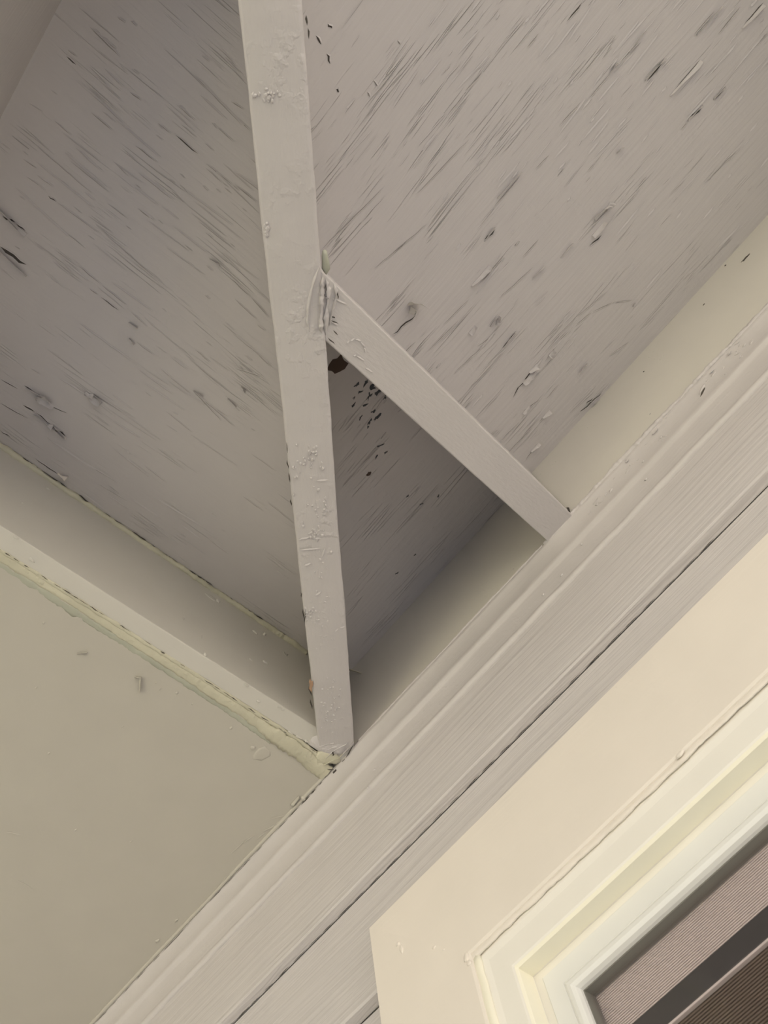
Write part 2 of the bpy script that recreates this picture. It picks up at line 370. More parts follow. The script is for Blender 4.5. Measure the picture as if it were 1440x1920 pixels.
# ---------------------------------------------------------------- jack rafters
def jack(name, label, p0, p1, w0, depth0, mat, along):
    """p0 on the wall, p1 at the outer end; layout xy of the left face; w0 = width vector"""
    t = thing(name, (p0[0], p0[1], 1.0), label, 'rafter')
    s0, s1 = (0, 0), None
    def z(p, q): return (ZT - SL * ((b - p[1]) if along == 'y' else (p[0] - a))) if q else (1 - SL * ((b - p[1]) if along == 'y' else (p[0] - a)))
    P = [p0, p1[0], p1[1], (p0[0] + w0[0], p0[1] + w0[1])]
    obj('rafter_beam', prism([(x, y, z((x, y), 0)) for x, y in P], [(x, y, z((x, y), 1) + .006) for x, y in P], .0014, 2), mat, t)
    return t
k = .06
# the short one between the valley rafter and the wall; its inner end is cut along the valley rafter
def meet(x0):
    t = .3
    for _ in range(40):
        q = vpt(t, 0); t += (x0 + k * (b - q.y) - q.x) * .8
    return (vpt(t, 0).x, vpt(t, 0).y)
j1 = jack('jack_rafter', 'slim taupe jack rafter from the valley rafter down to the wall moulding', (-.0905, b - .0055), (meet(-.0905), meet(-.041)), (.0495, 0), 0, M_J, 'y')
j2 = thing('deepened_beam', (a, -.310, .84), 'painted beam at the upper left, unseen depth added to shade the plywood', 'beam')
obj('beam', prism([(a, -.310, .84), (.300, -.310, .84), (.335, -.345, .84), (a, -.400, .84)], [(a, -.310, ZT + .006), (.300, -.310, zr(.300, -.31) + .004), (.335, -.345, zr(.335, -.345) + .004), (a, -.400, ZT + .006)], .0014, 2), M_JX, j2)  # only the side face is in view; the depth below is added to shade the left sheet
j2b = jack('jack_rafter', 'jack rafter under the eave to the right of the picture', (.85, b - .001), ((.85, b - T + .002), (.90, b - T + .002)), (.05, 0), 0, M_J, 'y')

# ---------------------------------------------------------------- window
win = thing('window_1', (WX0, b, WZ0), kind='structure')
def ring_sides(rect_prof, names, mat, parent, labels=None, smooth=False):
    """rect_prof: list of (x0, x1, z0, z1, y) nested rectangles; builds the four mitred sides as separate parts"""
    for s, nm in enumerate(names):
        bm = bmesh.new(); e0 = []; e1 = []
        for (x0, x1, z0, z1, y) in rect_prof:
            c = [(x0, y, z1), (x1, y, z1), (x1, y, z0), (x0, y, z0)]
            e0.append(bm.verts.new(c[s])); e1.append(bm.verts.new(c[(s + 1) % 4]))
        n = len(e0)
        for i in range(n): bm.faces.new((e0[i], e0[(i + 1) % n], e1[(i + 1) % n], e1[i]))
        bm.faces.new(e0); bm.faces.new(e1[::-1])
        obj(nm, bm, mat, parent, smooth=smooth)
def nest(x0, z1, pts, x1=None, z0=None):
    """pts = [(inset, y)] from the outer corner (x0, z1)"""
    x1 = CX1 if x1 is None else x1; z0 = WZ0 - .14 if z0 is None else z0
    return [(x0 + d, x1 - d, z0 + d, z1 - d, y) for d, y in pts]
YC = .521
ring_sides(nest(CX0, CZ, [(0, b + .012), (.0, YC + .0015), (.0012, YC), (.121, YC), (.1235, YC + .0012), (.1245, YC + .004), (.1245, b + .012)]),
           ['head_casing', 'side_casing', 'sill_casing', 'side_casing'], M_CW, win)
# caulk between casing and frame
cb = [(CX0 + .127, YC + .004, WZ0), (CX0 + .127, YC + .004, CZ - .1265)]
obj('caulk_bead', bead(cb, .0045, n=160, seed=5, side=Vector((1, 0, 0)), sag=Vector((0, -.5, 0)), lump=.5), M_V3, win, smooth=True, label='yellowed caulk beside the side casing')
obj('caulk_bead', bead([(CX0 + .120, YC + .0035, CZ - .1255), (CX1 - .12, YC + .0035, CZ - .127)], .0034, n=240, seed=6, side=Vector((0, -.5, 0)), sag=Vector((0, 0, -1)), lump=.4), M_CW, win, smooth=True)
# outer frame: face, inner return
FX, FZ = -.3725, .5220; FX1, FZ0 = CX1 - .135, WZ0 - .0
ring_sides(nest(FX, FZ, [(-.0087, b + .03), (-.0087, .5270), (-.003, .5262), (.004, .5275), (.025, .5275), (.0275, .5285), (.0290, .5305), (.0290, .5500), (.060, .5500), (.060, b + .03)], FX1, FZ0),
           ['frame_head', 'frame_jamb', 'frame_sill', 'frame_jamb'], M_V1, win)
ring_sides(nest(FX, FZ, [(.0272, .5280), (.0296, .5300), (.0296, .5480), (.0270, .5480)], FX1, FZ0), ['frame_return', 'frame_return', 'frame_return', 'frame_return'], M_V3, win)
# sash, slightly inside the frame, with a rounded glazing bead
SX, SZ = -.335, .4855; SX1, SZ0 = FX1 - .04, FZ0 + .035
sash = thing('sash', (SX, .545, SZ0)); sash.parent = win; sash.location = W((SX, .545, SZ0)) - gloc(win)
ring_sides(nest(SX, SZ, [(0, .560), (0, .5490), (.0012, .5478), (.012, .5478), (.0135, .5475)], SX1, SZ0)[:4] + nest(SX, SZ, [(.0185, .5478), (.0195, .5492), (.0195, .5600)], SX1, SZ0),
           ['sash_rail', 'sash_stile', 'sash_rail', 'sash_stile'], M_V2, sash)
ring_sides(nest(SX, SZ, [(.0190, .5600), (.0190, .5480), (.0215, .5462), (.0250, .5458), (.0285, .5472), (.0298, .5510), (.0300, .5600)], SX1, SZ0),
           ['glazing_bead', 'glazing_bead', 'glazing_bead', 'glazing_bead'], M_V2, sash, smooth=False)
ring_sides(nest(SX, SZ, [(.0292, .5600), (.0292, .5545), (.0310, .5545), (.0322, .5660), (.0292, .5660)], SX1, SZ0), ['gasket', 'gasket', 'gasket', 'gasket'], M_GASK, sash)
gx0, gx1, gz0, gz1 = SX + .0295, SX1 - .0295, SZ0 + .0295, SZ - .0295
obj('glass_pane', box(gx0, gx1, .5600, .5625, gz0, gz1), M_GL, sash)
# pleated shade behind the glass
shade = thing('window_shade', (gx0, .6, .43)); shade.parent = win; shade.location = W((gx0, .6, .43)) - gloc(win)
def ribs(z0, z1, y, x0, x1, pitch, depth):
    bm = bmesh.new(); n = int(round((z1 - z0) / pitch)); pv = None
    for i in range(n * 4 + 1):
        z = z1 - (i // 4 + (0, .08, .40, .48)[i % 4]) * pitch; yy = y - depth * (1, 0, 0, 1)[i % 4]
        c = (bm.verts.new((x0, yy, z)), bm.verts.new((x1, yy, z)))
        if pv: bm.faces.new((pv[0], pv[1], c[1], c[0]))
        pv = c
    return bm
obj('pleated_cloth', ribs(.4165, .4750, .5700, gx0 - .02, gx1 + .02, .00185, .0022), M_SH, shade, kind='stuff')
obj('shade_rail', box(gx0 - .02, gx1 + .02, .5660, .5740, .3980, .4165, .001), M_RAIL, shade)
obj('rail_edge', box(gx0 - .02, gx1 + .02, .5655, .5735, .3960, .3978, .0004), M_SH, shade, label='pale thin edge of the rail')
obj('pleated_cloth', ribs(-.9, .3960, .5720, gx0 - .02, gx1 + .02, .0022, .0024), M_SHB, shade, kind='stuff', label='brown pleated cloth')
obj('jamb_liner', box(-.50, gx0 - .03, .560, .70, WZ0 - .02, .53), M_V3, win)
obj('head_liner', box(-.50, 1.0, .575, .70, .47, .53), M_V1, win) if False else None
obj('room_back', box(-.5, .9, .72, .74, WZ0 - .1, .6), M_DARK, win, label='dim room behind the shade')

# ---------------------------------------------------------------- peeling paint on the plywood
GX, GY = Vector((1, 0, 0)), Vector((0, 1, 0))
PX = .00073                                      # one photograph pixel at the plywood, in layout units
def edge_dir(surf, x0, y0, x1, y1):
    p, q = hit(x0, y0, surf), hit(x1, y1, surf); return p, q, (q - p).normalized()
crR = bmesh.new(); crL = bmesh.new()
for i, (x0, y0, x1, y1, wd) in enumerate([
        (905, 134, 872, 172, 2.2), (870, 176, 838, 218, 1.2), (1010, 62, 988, 90, 1.6), (1093, 2, 1062, 42, 2.5), (1203, 78, 1150, 132, 1.6), (1246, 110, 1213, 152, 5),
        (1312, 112, 1258, 178, 2.5), (1340, 20, 1300, 66, 1.8), (1388, 12, 1345, 66, 2.2), (1432, 4, 1396, 44, 2.4), (1440, 60, 1404, 96, 1.6), (1318, 196, 1290, 228, 4.5),
        (1290, 228, 1276, 244, 1.6), (1362, 160, 1340, 186, 2.4), (1198, 78, 1146, 134, 1.6), (1146, 136, 1102, 186, 1.4), (1090, 190, 1048, 236, 1.6), (1030, 290, 1002, 318, 1.5),
        (975, 330, 925, 388, 1.6), (928, 430, 908, 450, 4), (1010, 448, 978, 484, 1.8), (945, 478, 903, 528, 2.0), (1000, 500, 935, 560, 1.5), (1213, 330, 1195, 350, 1.5),
        (930, 625, 895, 650, 2.0), (915, 640, 850, 700, 1.4), (968, 620, 940, 655, 2.4), (1020, 670, 992, 700, 2.0), (1000, 690, 960, 745, 3.4), (1048, 720, 1024, 748, 1.6),
        (1012, 748, 980, 772, 2.2), (1030, 770, 1010, 792, 2.2), (1130, 735, 1085, 775, 3.4), (1112, 745, 1098, 758, 3), (1128, 440, 1105, 462, 3), (1145, 385, 1108, 425, 2.2),
        (1010, 830, 985, 862, 2.2), (1000, 800, 950, 850, 1.5), (975, 790, 935, 830, 1.4), (1180, 640, 1140, 668, 1.2), (780, 590, 735, 628, 3), (860, 600, 800, 660, 1.4),
        (780, 640, 745, 672, 1.4), (880, 560, 830, 610, 1.3), (720, 350, 600, 470, 1.3), (800, 420, 700, 505, 1.2), (880, 260, 780, 365, 1.2), (1186, 562, 1150, 566, 1.5),
        (1150, 566, 1110, 585, 1.8), (1110, 585, 1075, 612, 1.8), (1075, 612, 1048, 640, 1.8), (1048, 640, 1020, 680, 1.4), (1140, 545, 1080, 595, 1.5), (1080, 595, 1030, 645, 1.4),
        (592, 66, 602, 84, 2.5), (615, 44, 622, 54, 3), (612, 100, 618, 120, 3), (700, 150, 708, 165, 1.5), (688, 172, 693, 182, 1.5), (630, 168, 636, 172, 3), (745, 76, 750, 84, 1.4)]):
    crack_bm(crR, hit(x0, y0, 'R'), hit(x1, y1, 'R'), NRM['R'], wd * PX, mi=0 if wd > 2.3 else 2, seed=i, ridge=.0009)
for i, (x0, y0, x1, y1, wd) in enumerate([
        (145, 497, 190, 533, 1.6), (190, 533, 236, 572, 1.4), (167, 540, 184, 553, 1.8), (188, 556, 224, 583, 2.2), (244, 583, 276, 613, 1.2), (90, 366, 106, 379, 2.2), (106, 379, 190, 440, 1),
        (258, 390, 282, 410, 1.8), (328, 252, 372, 290, 2.0), (252, 272, 296, 305, 1.8), (170, 210, 212, 246, 1.6), (168, 50, 226, 108, 1.8), (124, 105, 143, 122, 2.0), (243, 172, 266, 190, 1.8),
        (295, 230, 322, 252, 1.2), (385, 306, 438, 348, 1.5), (440, 345, 482, 380, 1.5), (433, 190, 458, 206, 1.5), (436, 215, 470, 246, 1.4), (400, 232, 440, 268, 1.2), (330, 196, 368, 228, 1.2),
        (45, 722, 62, 733, 3), (62, 733, 90, 760, 6), (90, 760, 128, 775, 2.2), (42, 758, 66, 772, 4), (66, 772, 98, 798, 2.6), (98, 798, 124, 818, 5), (0, 461, 50, 499, 7),
        (4, 404, 30, 418, 4), (30, 418, 48, 434, 2.5), (65, 858, 112, 892, 3), (0, 806, 20, 820, 2.4), (0, 842, 30, 862, 3), (25, 858, 68, 886, 4), (60, 880, 100, 905, 2), (140, 932, 172, 956, 5),
        (0, 710, 35, 730, 2), (0, 755, 52, 785, 2), (270, 872, 312, 905, 1.2), (360, 730, 416, 790, 1.8), (380, 748, 440, 800, 1.6), (310, 770, 362, 812, 1.2), (440, 560, 482, 600, 1.2),
        (430, 520, 470, 556, 1.8), (470, 556, 504, 596, 1.6), (365, 655, 395, 680, 1.4), (300, 690, 326, 712, 1.2), (255, 640, 290, 668, 1.2), (440, 690, 494, 708, 1.5), (480, 660, 510, 690, 1.4),
        (455, 930, 495, 960, 1.2), (500, 940, 556, 985, 1.2), (390, 1010, 430, 1040, 1.2), (220, 975, 262, 1002, 1.4), (250, 1012, 290, 1040, 2), (300, 1040, 345, 1072, 2.5), (360, 1092, 420, 1128, 3),
        (440, 1150, 480, 1180, 2.5), (500, 1190, 545, 1220, 3.5), (470, 850, 520, 885, 1.2), (180, 905, 240, 940, 1.4), (130, 850, 220, 905, 1.2), (330, 860, 372, 888, 1.0)]):
    crack_bm(crL, hit(x0, y0, 'L'), hit(x1, y1, 'L'), NRM['L'], wd * PX, mi=0 if wd > 1.9 else 2, seed=i + 50, ridge=.0007)
r2 = random.Random(3)
for bm_, sf, pa, g in ((crR, 'R', [(640, 1440), (0, 860)], GX), (crL, 'L', [(0, 570), (0, 1180)], GY)):
    cnt = 0
    while cnt < (260 if sf == 'R' else 170):
        px, py = r2.uniform(*pa[0]), r2.uniform(*pa[1]); p = hit(px, py, sf)
        if sf == 'R' and not (p.y < b - .004 and p.x - a > b - p.y + .02): continue
        if sf == 'L' and not (p.x > a + .012 and b - p.y > p.x - a + .05 and p.y > -.30): continue
        dens = noise.noise(Vector((p.x * 3, p.y * 3, 2)))
        if sf == 'R' and px > 780: dens += .15
        if dens < r2.uniform(-.5, .35): continue
        ln = .008 + .055 * r2.random() ** 2 * (1.0 if sf == 'R' else 1.6); an = r2.gauss(0, .05)
        gg = (g + NRM[sf].cross(g) * an).normalized()
        crack_bm(bm_, p, p + gg * ln, NRM[sf], r2.choice((.4, .5, .7, 1.0)) * PX, mi=2, seed=cnt + 200, ridge=r2.choice((.0004, .0006, .001)))
        cnt += 1
obj('paint_cracks', crR, [M_DK, M_R, M_FC], sheetR, kind='stuff', label='fine cracks and raised lips in the paint')
obj('paint_cracks', crL, [M_DK, M_L, M_FC], sheetL, kind='stuff', label='fine cracks and raised lips in the paint')
# larger flakes that can be told apart: centre pixel, length, width, lift (pixels), side, twist
def flake(par, surf, mat, x, y, ln, wd, li, side, g, tw=0, seed=0, tilt=.6, curl=.5, lab=None):
    n = NRM[surf]; gg = (g + n.cross(g) * tw).normalized()
    return obj('paint_flake', flake_bm(hit(x, y, surf), n, gg, ln * PX, wd * PX, li * PX, curl, seed, side, tilt), mat, par, smooth=False, label=lab)
for i, f in enumerate([(1228, 131, 46, 6, 5, 1), (1284, 146, 76, 6, 5, -1), (1303, 213, 34, 6, 4, 1), (1150, 130, 22, 7, 5, 1), (955, 347, 60, 5, 5, 1), (918, 440, 30, 6, 4, 1), (1128, 400, 34, 11, 7, 1),
        (1140, 385, 14, 10, 12, -1), (1121, 428, 34, 9, 10, -1), (900, 516, 48, 8, 8, -1), (884, 617, 18, 10, 9, -1), (926, 604, 22, 9, 8, 1), (932, 600, 18, 6, 8, -1), (955, 638, 34, 7, 6, 1), (1032, 661, 14, 12, 11, -1),
        (998, 690, 22, 9, 9, -1), (990, 706, 34, 11, 10, -1), (1092, 692, 28, 9, 8, 1), (986, 767, 22, 6, 6, -1), (1023, 776, 22, 7, 8, -1), (1118, 754, 28, 6, 6, 1), (1195, 78, 40, 5, 4, 1), (1330, 40, 60, 5, 4, 1),
        (1410, 30, 50, 6, 5, -1), (1348, 176, 26, 6, 5, 1), (1002, 838, 26, 6, 6, -1), (1162, 282, 14, 7, 6, 1), (1188, 572, 8, 7, 5, 1), (1010, 510, 30, 5, 5, 1), (1062, 470, 34, 4, 4, 1)]):
    flake(sheetR, 'R', M_R, *f[:5], f[5], GX, seed=i * 3.1, tw=(.5 if i in (7, 12) else 0))
c = hit(776, 571, 'R')
obj('hanging_flake', flake_bm(c, NRM['R'], (GX + GY * .9).normalized(), 26 * PX, 15 * PX, 26 * PX, .2, 5, 1, .9), M_F, sheetR, smooth=True, label='crumpled paint flake hanging from the plywood')
obj('hanging_flake', flake_bm(hit(768, 580, 'R'), NRM['R'], (GX - GY * .6).normalized(), 14 * PX, 9 * PX, 18 * PX, .2, 9, -1, .9), M_F, sheetR, smooth=True)
for i, f in enumerate([(16, 411, 44, 9, 8, 1), (34, 424, 36, 6, 5, -1), (18, 492, 70, 12, 6, 1), (72, 742, 52, 15, 9, 1), (88, 752, 34, 14, 10, -1), (74, 746, 14, 12, 14, 1), (92, 800, 70, 9, 5, 1), (96, 795, 10, 9, 12, -1),
        (114, 812, 30, 10, 7, 1), (176, 744, 34, 13, 8, -1), (184, 748, 20, 9, 10, 1), (168, 738, 18, 8, 8, -1), (150, 940, 60, 7, 5, -1), (208, 970, 36, 7, 5, -1), (247, 640, 14, 5, 5, 1), (372, 738, 20, 5, 5, 1),
        (456, 730, 12, 5, 6, 1), (402, 493, 18, 8, 5, 1), (435, 755, 22, 4, 4, 1), (325, 1052, 44, 5, 4, -1), (390, 1108, 46, 6, 5, -1), (250, 610, 18, 4, 5, 1)]):
    flake(sheetL, 'L', M_L, *f[:5], f[5], GY, seed=i * 2.7 + 40, tw=(.9 if i in (5, 7, 11) else 0))
obj('hanging_flake', flake_bm(hit(121, 892, 'L'), NRM['L'], (GY + GX * .8).normalized(), 18 * PX, 15 * PX, 20 * PX, .1, 21, 1, .6), M_CW, sheetL, smooth=True, label='pale paint flake hanging at the end of a crack')
# dark chips and bare spots inside the triangle behind the jack rafter
for i, (x, y, r) in enumerate([(698, 727, 7), (708, 735, 6), (692, 742, 7), (716, 728, 4), (668, 722, 4), (686, 716, 4), (674, 736, 3), (664, 746, 3), (722, 745, 3), (700, 772, 5), (706, 784, 5), (694, 790, 4), (684, 760, 3),
        (662, 760, 3), (676, 782, 3), (712, 836, 4), (724, 848, 3), (706, 856, 3), (790, 945, 3), (764, 930, 3), (822, 930, 3), (744, 1075, 3), (778, 1040, 2), (690, 800, 2)]):
    obj('paint_chip', blob_bm(hit(x, y, 'R'), NRM['R'], r * 1.5 * PX, r * .6 * PX, .0006, (GX + GY * (.5 - (i % 3) * .4)).normalized(), seed=i * 1.7, rag=1.7), M_CH, sheetR)
obj('bare_patch', blob_bm(hit(634, 682, 'R'), NRM['R'], 20 * PX, 15 * PX, .0006, GX, 3, .9), M_BR, sheetR, label='dark brown bare wood patch beside the valley rafter')
obj('bare_patch', blob_bm(hit(691, 889, 'R'), NRM['R'], 6 * PX, 4 * PX, .001, GX, 8, .9), M_BR, sheetR, label='small brown bare spot')
# ---------------------------------------------------------------- paint marks on the rafters
PV = .00062
def vdir(): return (vpt(.5, 0) - vpt(.4, 0)).normalized()
VD = vdir(); VN = NRM['V']
vl = bmesh.new()
def merge(dst, src):
    me = bpy.data.meshes.new('tmp'); src.to_mesh(me); src.free(); dst.from_mesh(me); bpy.data.meshes.remove(me)
for i in range(260):
    cx_, cy_, sx, sy = r2.choice([(500, 182, 10, 14), (510, 178, 34, 5), (546, 66, 6, 22), (500, 440, 4, 20), (560, 880, 22, 40), (590, 850, 30, 30), (588, 1000, 16, 12), (600, 950, 24, 50), (584, 1150, 20, 10), (605, 1060, 22, 40), (610, 1180, 24, 60), (620, 1300, 24, 40), (615, 1340, 20, 30), (540, 90, 8, 10)])
    x, y = cx_ + r2.gauss(0, sx * .5), cy_ + r2.gauss(0, sy * .5)
    q = hit(x, y, 'V'); off = (q.x - a + q.y - b) * .7071
    if not -.049 < off < -.003: continue
    merge(vl, blob_bm(q, VN, r2.uniform(1.4, 4.0) * PV, r2.uniform(1.2, 3.0) * PV, r2.uniform(.0006, .0016), VD, seed=i, rag=.6))
obj('paint_lumps', vl, M_V, val, smooth=True, kind='stuff', label='small lumps in the thick paint')
pe = bmesh.new()
for i, (x0, y0, x1, y1) in enumerate([(600, 1214, 608, 1206), (608, 1206, 620, 1202), (620, 1202, 628, 1186), (628, 1186, 636, 1178), (636, 1178, 647, 1176), (560, 1013, 582, 1008), (582, 1008, 602, 1012), (563, 1032, 604, 1029), (604, 1045, 612, 1028), (592, 902, 616, 902), (590, 1118, 604, 1110), (570, 1060, 585, 1058)]):
    crack_bm(pe, hit(x0, y0, 'V'), hit(x1, y1, 'V'), VN, 1.4 * PV, mi=1, seed=i + 70, ridge=.0010)
obj('peeled_edge', pe, [M_DK, M_V], val, kind='stuff', label='ragged edges of peeling paint')
gp = bmesh.new()
for i, (x0, y0, x1, y1, w_) in enumerate([(538, 862, 541, 880, 2), (541, 885, 544, 905, 2.5), (545, 935, 547, 948, 2.5), (564, 1110, 566, 1120, 2), (568, 1140, 569, 1160, 3), (571, 1145, 572, 1170, 2), (537, 828, 540, 850, 1.5), (579, 1285, 583, 1305, 3), (582, 1310, 585, 1330, 3.5), (574, 28, 577, 48, 3), (577, 52, 580, 74, 2.5)]):
    crack_bm(gp, hit(x0, y0, 'V') , hit(x1, y1, 'V'), VN, w_ * PV, seed=i + 90, off=.0006)
obj('gap_marks', gp, M_DK, val, kind='stuff', label='short dark gaps along the rafter edge')
# caulk where the jack rafter meets the valley rafter
def hb(surf, *pts): return [hit(x, y, surf) for x, y in pts]
obj('caulk_bead', bead(hb('V', (600, 497), (592, 520), (584, 545), (579, 575), (577, 600), (580, 622)), [.0012, .0018, .002, .0018, .0015, .001], n=90, seed=41, side=(VD.cross(VN)), sag=VN, lump=.5, taper=True), M_T, val, smooth=True, label='ridge of the caulk smear at the rafter joint')
obj('caulk_bead', bead(hb('V', (606, 512), (603, 540), (603, 575), (601, 600), (603, 625)), [.0014, .0022, .0022, .0022, .002], n=90, seed=43, side=(VD.cross(VN)), sag=VN, lump=.7, taper=True), M_T, val, smooth=True)
obj('caulk_bead', bead(hb('J', (611, 522), (616, 550), (612, 590), (611, 628)), [.0016, .0034, .0042, .004], n=90, seed=45, side=Vector((1, 0, 0)), sag=Vector((0, 0, -.6)), lump=.7, taper=True), M_T, j1, smooth=True)
obj('caulk_bead', bead(hb('J', (626, 530), (632, 552), (624, 585), (618, 612)), [.001, .002, .0022, .0016], n=90, seed=47, side=Vector((1, 0, 0)), sag=Vector((0, 0, -1)), lump=.7, taper=True), M_T, j1, smooth=True)
obj('caulk_lump', blob_bm(hit(611, 492, 'V') + Vector((0, 0, .010)), VN,   .012, .0042, .004, VD, 9, .5), M_G, val, smooth=True, label='green grey caulk lump beside the rafter')
jc = bmesh.new()
for i, (x0, y0, x1, y1, w_) in enumerate([(607, 528, 606, 545, 2.5), (606, 545, 608, 556, 2), (609, 556, 616, 560, 3), (611, 530, 611, 548, 1.6), (634, 545, 633, 562, 2), (622, 592, 628, 596, 3), (620, 600, 634, 607, 2), (614, 632, 628, 646, 2), (624, 618, 634, 628, 2)]):
    crack_bm(jc, hit(x0, y0, 'J') + Vector((0, 0, -.0022)), hit(x1, y1, 'J') + Vector((0, 0, -.0022)), NRM['J'], w_ * PV, seed=i + 130)
obj('gap_marks', jc, M_DK, j1, kind='stuff', label='dark cracks in the caulked joint')
jp = bmesh.new()
for i, (x0, y0, x1, y1) in enumerate([(650, 646, 656, 640), (656, 640, 666, 637), (666, 637, 676, 641), (676, 641, 682, 652), (682, 652, 684, 662), (662, 668, 668, 668), (668, 668, 682, 678), (684, 690, 698, 700), (618, 602, 632, 612), (622, 560, 650, 572)]):
    crack_bm(jp, hit(x0, y0, 'J'), hit(x1, y1, 'J'), NRM['J'], 1.2 * PV, mi=1, seed=i + 150, ridge=.0008)
obj('peeled_edge', jp, [M_DK, M_J], j1, kind='stuff', label='round blister outline and peeled edges')
# ---------------------------------------------------------------- the corner where rafter, beam board, panel and wall meet
obj('caulk_lump', blob_bm(hit(622, 1392, 'P'), Vector((0, 0, -1)), .030, .0215, .0050, (GX + GY * 1.2).normalized(), 6, .45), M_V, val, smooth=True, label='rounded paint covered foot of the rafter')
obj('caulk_lump', blob_bm(hit(612, 1420, 'P'), Vector((0, 0, -1)), .024, .013, .0052, (GY + GX * .35).normalized(), 12, .6), M_C, val, smooth=True, label='yellow caulk smeared at the rafter foot')
for i, pts in enumerate([[(598, 1396), (612, 1391), (628, 1388), (638, 1382)], [(606, 1424), (620, 1408), (632, 1400), (648, 1392), (660, 1378)], [(604, 1432), (618, 1424), (634, 1418), (646, 1406)], [(612, 1404), (622, 1398), (632, 1396)], [(640, 1412), (656, 1396), (664, 1384)]]):
    obj('caulk_fold', bead([hit(x, y, 'P') + Vector((0, 0, -.0048)) for x, y in pts], .0014, n=60, seed=60 + i, side=GX, sag=Vector((0, 0, -.8)), lump=.6, taper=True), M_C if i == 2 else M_V, val, smooth=True)
fc = bmesh.new()
for i, (x0, y0, x1, y1, w_) in enumerate([(627, 1403, 622, 1412, 5), (629, 1436, 624, 1446, 8), (624, 1446, 620, 1458, 5), (612, 1436, 626, 1438, 3), (664, 1388, 646, 1416, 4), (646, 1416, 640, 1424, 2)]):
    crack_bm(fc, hit(x0, y0, 'P') + Vector((0, 0, -.0068)), hit(x1, y1, 'P') + Vector((0, 0, -.0068)), Vector((0, 0, -1)), w_ * PV, seed=i + 170)
obj('gap_marks', fc, M_DK, val, kind='stuff', label='dark holes in the caulk at the corner')
obj('tan_chip', blob_bm(hit(583, 1283, 'V') + Vector((0, 0, -.0006)), VN, .011, .0028, .001, VD, 15, 1.0), plain('tan old putty', (.42, .27, .18), .8), val, label='tan chip of old putty at the rafter edge')
# ---------------------------------------------------------------- marks on the flat panel
PN = Vector((0, 0, -1)); PP = .00068
def pflake(x, y, ln, wd, li, g, seed, side=1, lab=None, mat=None):
    obj('paint_flake', flake_bm(hit(x, y, 'P'), PN, g.normalized(), ln * PP, wd * PP, li * PP, .3, seed, side, .6), mat or M_P, pn, smooth=True, label=lab)
vdn = (hit(262, 1297, 'P') - hit(262, 1268, 'P')); hz_ = (hit(165, 1222, 'P') - hit(148, 1226, 'P'))
pflake(261, 1283, 34, 6, 8, vdn, 3, 1, 'curled drip of paint standing off the panel')
pflake(260, 1270, 12, 8, 9, hz_, 5)
pflake(155, 1224, 20, 4, 5, hz_, 8)
pflake(552, 1500, 30, 8, 6, GX, 12, -1)
for i, (x, y, rx, ry, h) in enumerate([(493, 1414, 22, 14, .0011), (474, 1402, 5, 5, .0022), (569, 1497, 6, 6, .004), (524, 1566, 4, 5, .0022), (300, 1292, 3, 2, .001), (332, 1299, 4, 3, .0012), (361, 1320, 3, 2, .001), (82, 1168, 2.5, 2, .0012), (433, 1365, 4, 2.5, .0014), (142, 1556, 3, 2, .001),
        (68, 1289, 3, 2, .001), (246, 1578, 3, 2, .0008), (295, 1764, 6, 4, .0018), (330, 1726, 6, 3, .001), (292, 1280, 2, 2, .001), (92, 1412, 3, 2, .0007), (229, 1363, 3, 1.5, .0007)]):
    obj('paint_lump', blob_bm(hit(x, y, 'P'), PN, rx * PP, ry * PP, h, (GX + GY * .4).normalized() if i == 0 else GX, seed=i * 2.3, rag=.5), M_P, pn, smooth=True)
sc = bmesh.new()
for i, (x0, y0, x1, y1) in enumerate([(516, 1534, 540, 1528), (505, 1552, 530, 1538), (490, 1560, 525, 1545), (480, 1575, 505, 1556), (455, 1582, 478, 1566), (430, 1604, 462, 1574), (412, 1660, 440, 1628), (500, 1540, 524, 1530), (520, 1544, 536, 1534), (30, 1650, 62, 1668), (10, 1560, 40, 1566)]):
    crack_bm(sc, hit(x0, y0, 'P'), hit(x1, y1, 'P'), PN, 1.2 * PP, mi=1, seed=i + 210, ridge=.0006)
obj('scratches', sc, [M_DK, M_P], pn, kind='stuff', label='shallow ragged scratches near the wall')
wc = bmesh.new()
pts = [(625, 1467), (614, 1480), (600, 1498), (582, 1520), (560, 1541), (530, 1570), (494, 1606), (440, 1664), (380, 1727), (300, 1810), (190, 1920)]
for i in range(len(pts) - 1):
    p, q = hit(*pts[i], 'P'), hit(*pts[i + 1], 'P'); p.y = q.y = b - .0062 ; p.z = q.z = .9965
    crack_bm(wc, p, q, Vector((0, -.5, -1)).normalized(), (3.0 if i < 4 else 1.5) * PP, seed=i + 230, off=.0008)
obj('joint_crack', wc, M_DK, pn, label='thin dark crack between panel and wall moulding')
